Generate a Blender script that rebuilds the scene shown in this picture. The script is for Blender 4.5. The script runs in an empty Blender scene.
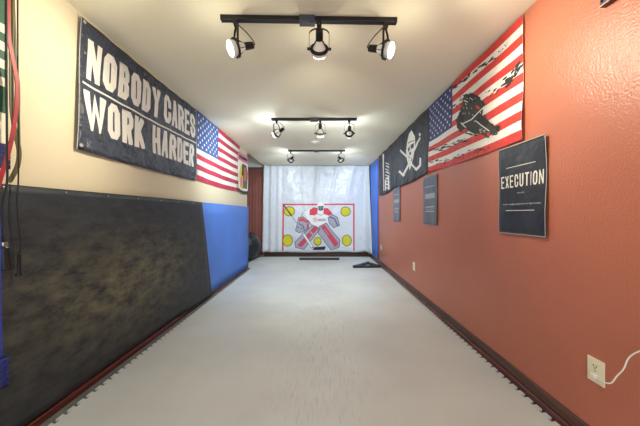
import bpy, bmesh, math, random
from math import sin, cos, pi, radians, sqrt, floor as fl
from mathutils import Vector, Matrix
from mathutils.geometry import tessellate_polygon
random.seed(7)
SC = bpy.context.scene
COL = SC.collection

# ------------------------------------------------------------------ camera
F = 265.0; VX, VY = 321.0, 214.0; H = 1.135
cd = bpy.data.cameras.new('camera'); cam = bpy.data.objects.new('camera', cd); COL.objects.link(cam)
cd.sensor_width = 36; cd.lens = 36 * F / 640; cd.clip_start = 0.02
cd.shift_x = -(VX - 320) / 640; cd.shift_y = (VY - 213) / 640
cam.location = (0, 0, H); cam.rotation_euler = (radians(90), 0, 0)
SC.camera = cam

# ------------------------------------------------------------------ world, area light, exposure
w = bpy.data.worlds.new('world'); SC.world = w; w.use_nodes = True
bg = w.node_tree.nodes['Background']; bg.inputs[0].default_value = (0.97, 0.98, 1.0, 1); bg.inputs[1].default_value = 0.5
SC.view_settings.view_transform = 'Standard'; SC.view_settings.look = 'None'
SC.view_settings.exposure = 0.22; SC.view_settings.gamma = 1; SC.view_settings.use_curve_mapping = False
ad = bpy.data.lights.new('added_fill_light', 'AREA'); ad.shape = 'RECTANGLE'; ad.size = 2.6; ad.size_y = 2.0  # added soft fill behind the camera, standing in for an unseen adjoining room
ad.energy = 42; ad.color = (0.96, 0.99, 1.0)
ao = bpy.data.objects.new('added_fill_light', ad); COL.objects.link(ao)
ao.location = (-0.1, -1.9, 1.25); ao.rotation_euler = (radians(90), 0, 0)
SPOT_W = {'near': 54.0, 'mid': 60.0, 'far': 44.0}
GLOW_W = {'near': 1.3, 'mid': 4.4, 'far': 4.2}
WARM = {'near': (1.0, 0.92, 0.69), 'mid': (0.82, 0.95, 1.0), 'far': (0.78, 0.91, 1.0)}

# room
RW, LW, CZ = 1.318, -1.558, 2.44
YB, YF, YE, FZ = 7.2, -2.2, 5.58, -0.012

# ------------------------------------------------------------------ materials
def lin(c):
    r = []
    for v in c:
        v = v / 255.0
        r.append(v / 12.92 if v <= 0.04045 else ((v + 0.055) / 1.055) ** 2.4)
    return (r[0], r[1], r[2], 1.0)
def mat(name, c, rough=0.6, metal=0.0, bump=None, var=None, spec=0.5, emit=None):
    """bump=(scale,strength,distance); var=(scale,amount) mixes a second tone by noise"""
    m = bpy.data.materials.new(name); m.use_nodes = True
    nt = m.node_tree; b = nt.nodes['Principled BSDF']
    b.inputs['Base Color'].default_value = lin(c); b.inputs['Roughness'].default_value = rough
    b.inputs['Metallic'].default_value = metal; b.inputs['Specular IOR Level'].default_value = spec
    tc = nt.nodes.new('ShaderNodeTexCoord')
    if var:
        n = nt.nodes.new('ShaderNodeTexNoise'); n.inputs['Scale'].default_value = var[0]; n.inputs['Detail'].default_value = 5
        nt.links.new(tc.outputs['Object'], n.inputs['Vector'])
        r = nt.nodes.new('ShaderNodeValToRGB')
        k = 1 - var[1]
        r.color_ramp.elements[0].position = 0.3; r.color_ramp.elements[1].position = 0.7
        r.color_ramp.elements[0].color = lin([v * k for v in c]); r.color_ramp.elements[1].color = lin([min(255, v * (1 + var[1] * .6)) for v in c])
        nt.links.new(n.outputs['Fac'], r.inputs['Fac']); nt.links.new(r.outputs['Color'], b.inputs['Base Color'])
    if bump:
        n = nt.nodes.new('ShaderNodeTexNoise'); n.inputs['Scale'].default_value = bump[0]; n.inputs['Detail'].default_value = 3
        nt.links.new(tc.outputs['Object'], n.inputs['Vector'])
        bp = nt.nodes.new('ShaderNodeBump'); bp.inputs['Strength'].default_value = bump[1]; bp.inputs['Distance'].default_value = bump[2]
        nt.links.new(n.outputs['Fac'], bp.inputs['Height']); nt.links.new(bp.outputs['Normal'], b.inputs['Normal'])
    if emit:
        b.inputs['Emission Color'].default_value = lin(emit[0]); b.inputs['Emission Strength'].default_value = emit[1]
    return m

M = {}
M['terracotta'] = mat('terracotta_paint', (188, 110, 86), 0.38, bump=(100, 0.5, 0.005), var=(1.3, 0.04))
M['cream'] = mat('cream_paint', (214, 203, 176), 0.7, bump=(60, 0.25, 0.004))
M['ceil'] = mat('ceiling_paint', (236, 230, 208), 0.8, bump=(60, 0.15, 0.003))
M['wallwhite'] = mat('back_wall_paint', (200, 200, 198), 0.7, bump=(60, 0.2, 0.004))
M['sub'] = mat('concrete_subfloor', (112, 114, 112), 0.8, var=(9, 0.12))
M['blackmetal'] = mat('black_painted_metal', (30, 28, 30), 0.4, metal=0.3)
M['grayblack'] = mat('charcoal_plastic', (58, 62, 72), 0.5)
M['bronze'] = mat('dark_bronze_metal', (58, 50, 42), 0.38, metal=0.6)
M['bulbglass'] = mat('white_bulb_glass', (235, 232, 225), 0.15)
M['lens'] = {k: mat('lit_bulb_lens', (255, 250, 240), 0.2, emit=((255, 250, 238) if k == 'near' else (240, 246, 255), 9.0)) for k in ('near', 'mid', 'far')}
M['blackcloth'] = mat('black_cloth', (42, 46, 57), 0.5, bump=(7, 0.7, 0.05), var=(6, 0.08))
M['navycloth'] = mat('dark_banner_cloth', (52, 58, 74), 0.42, bump=(12, 0.9, 0.05), var=(6, 0.12))
M['print_white'] = mat('white_print', (232, 228, 222), 0.55, bump=(9, 0.7, 0.04))
M['print_gray'] = mat('gray_print', (168, 168, 172), 0.65)
M['print_red'] = mat('red_print', (208, 58, 52), 0.55, bump=(9, 0.7, 0.04))
M['print_crimson'] = mat('crimson_print', (178, 38, 66), 0.55, bump=(9, 0.7, 0.04))
M['print_blue'] = mat('blue_print', (46, 56, 112), 0.55, bump=(9, 0.7, 0.04))
M['print_azure'] = mat('mid_blue_print', (44, 74, 132), 0.55, bump=(9, 0.7, 0.04))
M['print_black'] = mat('black_print', (36, 36, 38), 0.65)
M['print_soft'] = mat('soot_gray_print', (62, 62, 58), 0.65)
M['posterblack'] = mat('black_poster_vinyl', (40, 43, 53), 0.36, bump=(6, 0.5, 0.03), var=(4, 0.05))
M['postergray'] = mat('faded_poster_vinyl', (92, 98, 116), 0.36, bump=(6, 0.5, 0.03), var=(6, 0.06))
M['tarp'] = mat('white_tarp_vinyl', (214, 220, 230), 0.30, bump=(5, 0.8, 0.06))
M['yellow'] = mat('yellow_print', (214, 206, 40), 0.6)
M['olive'] = mat('olive_print', (96, 98, 34), 0.6)
M['pinkred'] = mat('pinkish_red_print', (214, 66, 88), 0.6)
M['lilac'] = mat('lilac_gray_print', (168, 170, 190), 0.6)
M['slate'] = mat('slate_print', (92, 98, 118), 0.6)
M['palewhite'] = mat('bright_white_print', (240, 240, 242), 0.6)
M['teal'] = mat('dark_teal_print', (58, 92, 96), 0.6)
M['bluemat'] = mat('blue_mat_vinyl', (74, 124, 214), 0.5, bump=(30, 0.1, 0.003), var=(2.2, 0.06))
M['bluesheet'] = mat('blue_sheet', (54, 110, 214), 0.5, var=(2.5, 0.08))
M['curtain'] = mat('brown_red_curtain', (136, 82, 76), 0.75, var=(4, 0.06))
M['ball'] = mat('black_rubber_ball', (24, 30, 34), 0.35)
M['rubber'] = mat('black_rubber', (13, 13, 15), 0.45)
M['almond'] = mat('almond_plastic', (236, 228, 200), 0.35)
M['slot'] = mat('dark_slot', (88, 66, 50), 0.6)
M['whiteplastic'] = mat('white_plastic', (238, 236, 230), 0.35)
M['oliveband'] = mat('olive_band_latex', (84, 78, 44), 0.5, var=(20, .1))
M['redband'] = mat('red_band_latex', (158, 32, 42), 0.45, var=(25, .1))
M['bluecord'] = mat('blue_cord', (24, 52, 160), 0.4)
M['bluegrip'] = mat('blue_foam_grip', (20, 34, 104), 0.5)
M['navyweave'] = mat('navy_weave', (34, 38, 92), 0.7, bump=(150, .6, .004))
M['greenrib'] = mat('green_ribbon', (32, 84, 62), 0.6)
M['ivory'] = mat('ivory_ribbon', (226, 222, 200), 0.6)
M['steel'] = mat('screw_steel', (150, 150, 150), 0.35, metal=0.9)
M['framewood'] = mat('dark_frame_wood', (92, 44, 32), 0.45, var=(12, .2))
M['picblue'] = mat('blue_picture', (58, 88, 116), 0.4, var=(9, .2))

def wood(name, c1, c2, rough, axis='Y'):
    m = bpy.data.materials.new(name); m.use_nodes = True; nt = m.node_tree; b = nt.nodes['Principled BSDF']
    tc = nt.nodes.new('ShaderNodeTexCoord'); mp = nt.nodes.new('ShaderNodeMapping')
    mp.inputs['Scale'].default_value = (60, 1.5, 60) if axis == 'Y' else (1.5, 60, 60)
    n = nt.nodes.new('ShaderNodeTexNoise'); n.inputs['Scale'].default_value = 1.6; n.inputs['Detail'].default_value = 6
    r = nt.nodes.new('ShaderNodeValToRGB'); r.color_ramp.elements[0].position = .35; r.color_ramp.elements[1].position = .68
    r.color_ramp.elements[0].color = lin(c1); r.color_ramp.elements[1].color = lin(c2)
    nt.links.new(tc.outputs['Object'], mp.inputs['Vector']); nt.links.new(mp.outputs['Vector'], n.inputs['Vector'])
    nt.links.new(n.outputs['Fac'], r.inputs['Fac']); nt.links.new(r.outputs['Color'], b.inputs['Base Color'])
    b.inputs['Roughness'].default_value = rough
    return m
M['wood_brown'] = wood('dark_brown_stained_wood', (58, 34, 28), (104, 64, 50), 0.45)
M['wood_red'] = wood('red_brown_stained_wood', (66, 28, 22), (116, 50, 38), 0.25)
M['wood_back'] = wood('dark_back_stained_wood', (58, 34, 26), (96, 54, 38), 0.4, 'X')

def mat_floor():
    m = bpy.data.materials.new('white_sport_tile'); m.use_nodes = True; nt = m.node_tree; b = nt.nodes['Principled BSDF']
    N = nt.nodes.new; L = nt.links.new
    tc = N('ShaderNodeTexCoord')
    n1 = N('ShaderNodeTexNoise'); n1.inputs['Scale'].default_value = 1.4; n1.inputs['Detail'].default_value = 6
    L(tc.outputs['Object'], n1.inputs['Vector'])
    r1 = N('ShaderNodeValToRGB'); r1.color_ramp.elements[0].color = lin((210, 215, 214)); r1.color_ramp.elements[1].color = lin((222, 228, 226))
    r1.color_ramp.elements[0].position = .35; r1.color_ramp.elements[1].position = .65
    L(n1.outputs['Fac'], r1.inputs['Fac'])
    # scuffs: fine speckle masked to the shooting lane
    mp = N('ShaderNodeMapping'); mp.inputs['Scale'].default_value = (110, 7, 1); L(tc.outputs['Object'], mp.inputs['Vector'])
    n2 = N('ShaderNodeTexNoise'); n2.inputs['Scale'].default_value = 1; n2.inputs['Detail'].default_value = 3; L(mp.outputs['Vector'], n2.inputs['Vector'])
    r2 = N('ShaderNodeValToRGB'); r2.color_ramp.elements[0].position = .53; r2.color_ramp.elements[1].position = .75; L(n2.outputs['Fac'], r2.inputs['Fac'])
    n3 = N('ShaderNodeTexNoise'); n3.inputs['Scale'].default_value = 3.0; L(tc.outputs['Object'], n3.inputs['Vector'])
    sx = N('ShaderNodeSeparateXYZ'); L(tc.outputs['Object'], sx.inputs[0])
    ab = N('ShaderNodeMath'); ab.operation = 'ABSOLUTE'; L(sx.outputs['X'], ab.inputs[0])
    mr = N('ShaderNodeMapRange'); mr.inputs['From Min'].default_value = 0.55; mr.inputs['From Max'].default_value = 0.0; L(ab.outputs[0], mr.inputs['Value'])
    m1 = N('ShaderNodeMath'); m1.operation = 'MULTIPLY'; L(mr.outputs[0], m1.inputs[0]); L(n3.outputs['Fac'], m1.inputs[1])
    m2 = N('ShaderNodeMath'); m2.operation = 'MULTIPLY'; L(m1.outputs[0], m2.inputs[0]); L(r2.outputs['Color'], m2.inputs[1])
    m3 = N('ShaderNodeMath'); m3.operation = 'MULTIPLY'; m3.inputs[1].default_value = 0.9; L(m2.outputs[0], m3.inputs[0])
    mx = N('ShaderNodeMix'); mx.data_type = 'RGBA'; mx.inputs[7].default_value = lin((132, 130, 126))
    L(m3.outputs[0], mx.inputs[0]); L(r1.outputs['Color'], mx.inputs[6]); L(mx.outputs[2], b.inputs['Base Color'])
    # tile seams as fine grooves
    fx = N('ShaderNodeTexBrick'); fx.offset = 0; fx.inputs['Scale'].default_value = 1; fx.inputs['Mortar Size'].default_value = .004
    fx.inputs['Brick Width'].default_value = .9; fx.inputs['Row Height'].default_value = .9
    L(tc.outputs['Object'], fx.inputs['Vector'])
    n4 = N('ShaderNodeTexNoise'); n4.inputs['Scale'].default_value = 90; L(tc.outputs['Object'], n4.inputs['Vector'])
    bp = N('ShaderNodeBump'); bp.inputs['Strength'].default_value = .25; bp.inputs['Distance'].default_value = .004; bp.invert = True
    L(fx.outputs['Fac'], bp.inputs['Height'])
    bq = N('ShaderNodeBump'); bq.inputs['Strength'].default_value = .2; bq.inputs['Distance'].default_value = .002
    L(n4.outputs['Fac'], bq.inputs['Height']); L(bp.outputs['Normal'], bq.inputs['Normal']); L(bq.outputs['Normal'], b.inputs['Normal'])
    b.inputs['Roughness'].default_value = .42
    return m
M['floor'] = mat_floor()

def mat_board():
    m = bpy.data.materials.new('scuffed_black_rubber_sheet'); m.use_nodes = True; nt = m.node_tree; b = nt.nodes['Principled BSDF']
    N = nt.nodes.new; L = nt.links.new
    tc = N('ShaderNodeTexCoord')
    mp = N('ShaderNodeMapping'); mp.inputs['Scale'].default_value = (1, 3.2, 7.0); L(tc.outputs['Object'], mp.inputs['Vector'])
    n = N('ShaderNodeTexNoise'); n.inputs['Scale'].default_value = 2.0; n.inputs['Detail'].default_value = 12; n.inputs['Roughness'].default_value = .68
    L(mp.outputs['Vector'], n.inputs['Vector'])
    sx = N('ShaderNodeSeparateXYZ'); L(tc.outputs['Object'], sx.inputs[0])
    def gauss(sock, mu, sd):
        a = N('ShaderNodeMath'); a.operation = 'SUBTRACT'; a.inputs[1].default_value = mu; L(sock, a.inputs[0])
        d = N('ShaderNodeMath'); d.operation = 'DIVIDE'; d.inputs[1].default_value = sd; L(a.outputs[0], d.inputs[0])
        p = N('ShaderNodeMath'); p.operation = 'POWER'; p.inputs[1].default_value = 2; L(d.outputs[0], p.inputs[0])
        q = N('ShaderNodeMath'); q.operation = 'MULTIPLY'; q.inputs[1].default_value = -1; L(p.outputs[0], q.inputs[0])
        e = N('ShaderNodeMath'); e.operation = 'EXPONENT'; L(q.outputs[0], e.inputs[0])
        return e.outputs[0]
    gy, gz = gauss(sx.outputs['Y'], 2.15, .85), gauss(sx.outputs['Z'], .60, .36)
    k = N('ShaderNodeMath'); k.operation = 'MULTIPLY'; L(gy, k.inputs[0]); L(gz, k.inputs[1])
    k2 = N('ShaderNodeMath'); k2.operation = 'MULTIPLY'; L(k.outputs[0], k2.inputs[0])
    r = N('ShaderNodeValToRGB'); r.color_ramp.elements[0].position = .36; r.color_ramp.elements[1].position = .68; L(n.outputs['Fac'], r.inputs['Fac'])
    L(r.outputs['Color'], k2.inputs[1])
    base = N('ShaderNodeValToRGB'); base.color_ramp.elements[0].position = .3; base.color_ramp.elements[1].position = .7
    base.color_ramp.elements[0].color = lin((22, 25, 30)); base.color_ramp.elements[1].color = lin((42, 48, 57)); L(n.outputs['Fac'], base.inputs['Fac'])
    mx = N('ShaderNodeMix'); mx.data_type = 'RGBA'; mx.inputs[7].default_value = lin((120, 115, 84))
    L(k2.outputs[0], mx.inputs[0]); L(base.outputs['Color'], mx.inputs[6]); L(mx.outputs[2], b.inputs['Base Color'])
    n4 = N('ShaderNodeTexNoise'); n4.inputs['Scale'].default_value = 120; L(tc.outputs['Object'], n4.inputs['Vector'])
    bp = N('ShaderNodeBump'); bp.inputs['Strength'].default_value = .3; bp.inputs['Distance'].default_value = .003
    L(n4.outputs['Fac'], bp.inputs['Height']); L(bp.outputs['Normal'], b.inputs['Normal'])
    b.inputs['Roughness'].default_value = .55
    return m
M['board'] = mat_board()

# ------------------------------------------------------------------ mesh helpers
def obj(name, bm, mats, parent=None, smooth=False, loc=None):
    me = bpy.data.meshes.new(name); bmesh.ops.recalc_face_normals(bm, faces=bm.faces[:]) if smooth is not None else None
    bm.to_mesh(me); bm.free()
    for m in (mats if isinstance(mats, list) else [mats]): me.materials.append(m)
    if smooth:
        for p in me.polygons: p.use_smooth = True
    o = bpy.data.objects.new(name, me); COL.objects.link(o)
    if parent is not None: o.parent = parent
    if loc is not None: o.location = loc
    return o
def tag(o, label, cat, group=None, kind=None):
    if label: o['label'] = label
    if cat: o['category'] = cat
    if group: o['group'] = group
    if kind: o['kind'] = kind
    return o
def struct(name, bm, m, smooth=False):
    o = obj(name, bm, m, smooth=smooth); o['kind'] = 'structure'; return o
def empty(name, loc, label, cat, group=None):
    o = bpy.data.objects.new(name, None); COL.objects.link(o); o.location = loc; o.empty_display_size = .05
    return tag(o, label, cat, group)
def box(bm, a, b, mi=0, bev=0.0):
    x0, y0, z0 = [min(p, q) for p, q in zip(a, b)]; x1, y1, z1 = [max(p, q) for p, q in zip(a, b)]
    v = [bm.verts.new(p) for p in ((x0,y0,z0),(x1,y0,z0),(x1,y1,z0),(x0,y1,z0),(x0,y0,z1),(x1,y0,z1),(x1,y1,z1),(x0,y1,z1))]
    fs = [bm.faces.new([v[i] for i in q]) for q in ((3,2,1,0),(4,5,6,7),(0,1,5,4),(1,2,6,5),(2,3,7,6),(3,0,4,7))]
    for f in fs: f.material_index = mi
    if bev:
        es = list({e for f in fs for e in f.edges})
        bmesh.ops.bevel(bm, geom=es, offset=bev, segments=2, affect='EDGES', profile=.5)
    return fs
def quad(bm, pts, mi=0):
    f = bm.faces.new([bm.verts.new(p) for p in pts]); f.material_index = mi; return f
def sweep(bm, pts, prof, side=None, closed=False, cap=True, mi=0, scales=None):
    """sweep 2D profile [(a,b)] along pts; a along side, b along side x tangent"""
    pts = [Vector(p) for p in pts]; n = len(pts); rings = []; prev = None
    for i, p in enumerate(pts):
        a = pts[(i - 1) % n] if (closed or i > 0) else p; b = pts[(i + 1) % n] if (closed or i < n - 1) else p
        t = (b - a).normalized()
        if side is not None: s = Vector(side) - t * t.dot(Vector(side))
        elif prev is None:
            s = Vector((0, 0, 1)).cross(t)
            if s.length < .1: s = Vector((1, 0, 0)).cross(t)
        else: s = prev - t * t.dot(prev)
        s.normalize(); prev = s; u = t.cross(s); k = scales[i] if scales else 1
        rings.append([bm.verts.new(p + s * (x * k) + u * (y * k)) for x, y in prof])
    m = len(prof)
    for i in range(n if closed else n - 1):
        r0, r1 = rings[i], rings[(i + 1) % n]
        for j in range(m):
            f = bm.faces.new([r0[j], r0[(j + 1) % m], r1[(j + 1) % m], r1[j]]); f.material_index = mi
    if cap and not closed:
        bm.faces.new(rings[0][::-1]).material_index = mi; bm.faces.new(rings[-1]).material_index = mi
def circ(r, n=10): return [(r * cos(2 * pi * i / n), r * sin(2 * pi * i / n)) for i in range(n)]
def rect(w, t): return [(-w/2, -t/2), (w/2, -t/2), (w/2, t/2), (-w/2, t/2)]
def smoothline(pts, k=6):
    pts = [Vector(p) for p in pts]; out = []
    for i in range(len(pts) - 1):
        p0, p1, p2, p3 = pts[max(i-1,0)], pts[i], pts[i+1], pts[min(i+2, len(pts)-1)]
        for j in range(k):
            t = j / k
            out.append(.5 * ((2*p1) + (p2-p0)*t + (2*p0-5*p1+4*p2-p3)*t*t + (3*p1-p0-3*p2+p3)*t**3))
    out.append(pts[-1]); return out
def lathe(bm, prof, mtx=None, n=24, mi=0):
    """prof [(r,z)] about z, then mtx"""
    rings = []
    for r, z in prof:
        if r < 1e-6: rings.append([bm.verts.new((0, 0, z))])
        else: rings.append([bm.verts.new((r*cos(2*pi*i/n), r*sin(2*pi*i/n), z)) for i in range(n)])
    vs = [v for q in rings for v in q]
    for a, b in zip(rings, rings[1:]):
        for i in range(n):
            j = (i + 1) % n
            if len(a) == 1 and len(b) == 1: continue
            if len(a) == 1: f = bm.faces.new([a[0], b[i], b[j]])
            elif len(b) == 1: f = bm.faces.new([a[i], b[0], a[j]])
            else: f = bm.faces.new([a[i], b[i], b[j], a[j]])
            f.material_index = mi
    for q in (rings[0], rings[-1]):
        if len(q) > 1: bm.faces.new(q).material_index = mi
    if mtx is not None: bmesh.ops.transform(bm, matrix=mtx, verts=vs)
def NB(): return bmesh.new()

# points on the room's planes
def onwall(px, py, X):
    d = X * F / (px - VX); return d, H - (py - VY) * d / F
def LP(px, py, off=.03):
    X = LW + off; d, z = onwall(px, py, X); return Vector((X, d, z))

# ------------------------------------------------------------------ flat print geometry
def strip(pts, w, closed=False):
    P = [Vector(p) for p in pts]; n = len(P)
    if closed and (P[0] - P[-1]).length < 1e-6: P = P[:-1]; n -= 1
    if not closed:
        P[0] = P[0] + (P[0] - P[1]).normalized() * w * .5; P[-1] = P[-1] + (P[-1] - P[-2]).normalized() * w * .5
    Lf, Rt = [], []
    for i in range(n):
        d0 = (P[i] - P[i-1]).normalized() if (closed or i > 0) else None
        d1 = (P[(i+1) % n] - P[i]).normalized() if (closed or i < n-1) else None
        if d0 is None: d0 = d1
        if d1 is None: d1 = d0
        n0 = Vector((-d0.y, d0.x)); n1 = Vector((-d1.y, d1.x)); m = n0 + n1
        if m.length < 1e-4: m = n0.copy()
        m.normalize(); k = min(1 / max(m.dot(n0), .3), 2.4)
        Lf.append(P[i] + m * (w/2*k)); Rt.append(P[i] - m * (w/2*k))
    return [[Lf[i], Rt[i], Rt[(i+1) % n], Lf[(i+1) % n]] for i in range(n if closed else n-1)]
def tri(poly):
    v = [Vector((p[0], p[1], 0)) for p in poly]
    return [[Vector((poly[i][0], poly[i][1])) for i in t] for t in tessellate_polygon([v])]
def ell(cx, cy, rx, ry, n=20): return [[Vector((cx + rx*cos(2*pi*i/n), cy + ry*sin(2*pi*i/n))) for i in range(n)]]
def rectp(x0, y0, x1, y1): return [[Vector((x0,y0)), Vector((x1,y0)), Vector((x1,y1)), Vector((x0,y1))]]
def star(cx, cy, rx, ry):
    return tri([(cx + (rx if i % 2 == 0 else rx*.42)*sin(pi*i/5), cy + (ry if i % 2 == 0 else ry*.42)*cos(pi*i/5)) for i in range(10)])
def cliph(poly, ax, val, keep_lo):
    out = []
    for i in range(len(poly)):
        a, b = poly[i], poly[(i+1) % len(poly)]
        ia = (a[ax] <= val) if keep_lo else (a[ax] >= val); ib = (b[ax] <= val) if keep_lo else (b[ax] >= val)
        if ia: out.append(a)
        if ia != ib:
            t = (val - a[ax]) / (b[ax] - a[ax]); out.append(a + (b - a) * t)
    return out
def clipbox(poly, x0, y0, x1, y1):
    for ax, v, lo in ((0, x0, False), (0, x1, True), (1, y0, False), (1, y1, True)):
        poly = cliph(poly, ax, v, lo)
        if len(poly) < 3: return None
    return poly
G = {
 'N': [[(0,0),(0,1)],[(0,1),(1,0)],[(1,0),(1,1)]], 'O': ['c',[(0,.15),(0,.85),(.3,1),(.7,1),(1,.85),(1,.15),(.7,0),(.3,0)]],
 'B': [[(0,0),(0,1)],[(0,1),(.7,1),(1,.86),(1,.66),(.7,.53),(0,.53)],[(.7,.53),(1,.4),(1,.14),(.7,0),(0,0)]],
 'D': ['c',[(0,0),(0,1),(.62,1),(1,.84),(1,.16),(.62,0)]], 'Y': [[(0,1),(.5,.45),(1,1)],[(.5,.5),(.5,0)]],
 'C': [[(1,.68),(1,.85),(.7,1),(.3,1),(0,.85),(0,.15),(.3,0),(.7,0),(1,.15),(1,.32)]],
 'A': [[(0,0),(.46,1),(.54,1),(1,0)],[(.22,.27),(.78,.27)]],
 'R': [[(0,0),(0,1)],[(0,1),(.7,1),(1,.86),(1,.62),(.7,.48),(0,.48)],[(.6,.48),(1,0)]],
 'E': [[(0,0),(0,1)],[(0,1),(1,1)],[(0,.52),(.85,.52)],[(0,0),(1,0)]],
 'S': [[(1,.7),(1,.86),(.7,1),(.3,1),(0,.86),(0,.66),(.22,.55),(.78,.45),(1,.34),(1,.14),(.7,0),(.3,0),(0,.14),(0,.3)]],
 'W': [[(0,1),(.25,0),(.5,.85),(.75,0),(1,1)]], 'K': [[(0,0),(0,1)],[(0,.38),(1,1)],[(.34,.58),(1,0)]],
 'H': [[(0,0),(0,1)],[(1,0),(1,1)],[(0,.5),(1,.5)]], 'X': [[(0,0),(1,1)],[(0,1),(1,0)]], 'U': [[(0,1),(0,.15),(.3,0),(.7,0),(1,.15),(1,1)]],
 'T': [[(.5,0),(.5,1)],[(0,1),(1,1)]], 'I': [[(.5,0),(.5,1)]],
}
def glyph(ch, x, y, w, h, s):
    g = G[ch]; closed = g[0] == 'c'; out = []
    for pl in (g[1:] if closed else g):
        pp = [(x + s/2 + p[0]*(w - s), y + s/2 + p[1]*(h - s)) for p in pl]
        for q in strip(pp, s, closed):
            c = clipbox(q, x, y, x + w, y + h)
            if c: out.append(c)
    return out
def text_polys(txt, x0, x1, yc, h):
    cu = bpy.data.curves.new('t', 'FONT'); cu.body = txt; cu.size = 1; cu.resolution_u = 2
    o = bpy.data.objects.new('t', cu); COL.objects.link(o)
    me = bpy.data.meshes.new_from_object(o.evaluated_get(bpy.context.evaluated_depsgraph_get()))
    vs = [v.co.copy() for v in me.vertices]; fs = [list(p.vertices) for p in me.polygons]
    bpy.data.objects.remove(o); bpy.data.curves.remove(cu); bpy.data.meshes.remove(me)
    ax, bx = min(v.x for v in vs), max(v.x for v in vs); ay, by = min(v.y for v in vs), max(v.y for v in vs)
    f = lambda v: Vector((x0 + (v.x-ax)/(bx-ax)*(x1-x0), yc - h/2 + (v.y-ay)/(by-ay)*h))
    out = []
    for q in fs: out += tri([f(vs[i]) for i in q]) if len(q) > 3 else [[f(vs[i]) for i in q]]
    return out

class Cloth:
    """a hung sheet on a room plane: side 'L','R','B'; a0..a1 along the plane for u=0..1, zb(u)..zt(u) in height"""
    def __init__(s, side, a0, a1, zb, zt, off, nu, nv):
        s.side, s.a0, s.a1, s.off, s.nu, s.nv = side, a0, a1, off, nu, nv
        s.zb = zb if callable(zb) else (lambda u: zb); s.zt = zt if callable(zt) else (lambda u: zt)
        s.X = {'L': LW, 'R': RW, 'B': YB}[side]; s.layers = []
        s.edge = lambda u, v: 0.0
    def pos(s, u, v, e=0.0):
        uu = max(0, min(1, u)); vv = max(0, min(1, v))
        a = s.a0 + (s.a1 - s.a0) * u + s.edge(uu, vv); z = s.zb(uu) + (s.zt(uu) - s.zb(uu)) * v; o = s.off(uu, vv) + e
        if s.side == 'L': return (s.X + o, a, z)
        if s.side == 'R': return (s.X - o, a, z)
        return (a, s.X - o, z)
    def uv(s, a, z):
        u = (a - s.a0) / (s.a1 - s.a0); uu = max(0, min(1, u)); return Vector((u, (z - s.zb(uu)) / (s.zt(uu) - s.zb(uu))))
    def px(s, x, y):
        if s.side == 'B':
            d = s.X - s.off(.5, .5); return s.uv((x - VX) * d / F, H - (y - VY) * d / F)
        d, z = onwall(x, y, s.X + (.012 if s.side == 'L' else -.012)); return s.uv(d, z)
    def add(s, polys, mi): s.layers.append((polys, mi))      # polys in uv
    def build(s, name, mats, t=.0015, parent=None):
        bm = NB(); nu, nv = s.nu, s.nv
        fr = [[bm.verts.new(s.pos(i/nu, j/nv)) for j in range(nv+1)] for i in range(nu+1)]
        bk = [[bm.verts.new(s.pos(i/nu, j/nv, -t)) for j in range(nv+1)] for i in range(nu+1)]
        for i in range(nu):
            for j in range(nv):
                bm.faces.new([fr[i][j], fr[i+1][j], fr[i+1][j+1], fr[i][j+1]]); bm.faces.new([bk[i][j], bk[i][j+1], bk[i+1][j+1], bk[i+1][j]])
        for i in range(nu):
            bm.faces.new([fr[i][0], bk[i][0], bk[i+1][0], fr[i+1][0]]); bm.faces.new([fr[i][nv], fr[i+1][nv], bk[i+1][nv], bk[i][nv]])
        for j in range(nv):
            bm.faces.new([fr[0][j], fr[0][j+1], bk[0][j+1], bk[0][j]]); bm.faces.new([fr[nu][j], bk[nu][j], bk[nu][j+1], fr[nu][j+1]])
        for k, (polys, mi) in enumerate(s.layers):
            e = .0004 + .00035 * k; cache = {}
            def V(p):
                key = (round(p[0], 5), round(p[1], 5))
                if key not in cache: cache[key] = bm.verts.new(s.pos(p[0], p[1], e))
                return cache[key]
            for poly in polys:
                poly = clipbox(poly, 0.0, 0.0, 1.0, 1.0)
                if not poly: continue
                u0, u1 = min(p[0] for p in poly), max(p[0] for p in poly); v0, v1 = min(p[1] for p in poly), max(p[1] for p in poly)
                for i in range(max(0, int(u0*nu)), min(nu-1, int(u1*nu)) + 1):
                    for j in range(max(0, int(v0*nv)), min(nv-1, int(v1*nv)) + 1):
                        c = clipbox(poly, i/nu, j/nv, (i+1)/nu, (j+1)/nv)
                        if not c: continue
                        vs = []
                        for p in c:
                            q = V(p)
                            if q not in vs: vs.append(q)
                        if len(vs) < 3: continue
                        try: f = bm.faces.new(vs); f.material_index = mi
                        except ValueError: pass
        me = bpy.data.meshes.new(name); bm.normal_update()
        # orient every face outwards from the wall
        o = obj(name, bm, mats, parent, smooth=None)
        for p in o.data.polygons: p.use_smooth = True
        return o
def P2(c, pts): return [c.px(*p) for p in pts]

# ------------------------------------------------------------------ room shell
bm = NB(); quad(bm, [(-2.6, YF, FZ), (RW + .1, YF, FZ), (RW + .1, YB + .1, FZ), (-2.6, YB + .1, FZ)]); struct('floor', bm, M['sub'])
bm = NB(); box(bm, (RW, YF, FZ), (RW + .1, YB + .1, 2.9)); struct('wall_right', bm, M['terracotta'])
bm = NB(); box(bm, (LW - .12, YF, FZ), (LW, YE, 2.9)); struct('wall_left', bm, M['cream'])
bm = NB(); box(bm, (-2.6, YB, FZ), (RW, YB + .1, 2.9)); struct('wall_back', bm, M['wallwhite'])
bm = NB(); box(bm, (-2.6, YE - .1, FZ), (-2.5, YB, 2.9)); struct('wall_recess', bm, M['cream'])
bm = NB(); box(bm, (-2.5, YE - .1, FZ), (LW - .12, YE, 2.9)); struct('wall_recess_front', bm, M['cream'])
bm = NB(); box(bm, (LW, YF, CZ), (RW, YB, CZ + .12)); struct('ceiling', bm, M['ceil'])
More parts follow.
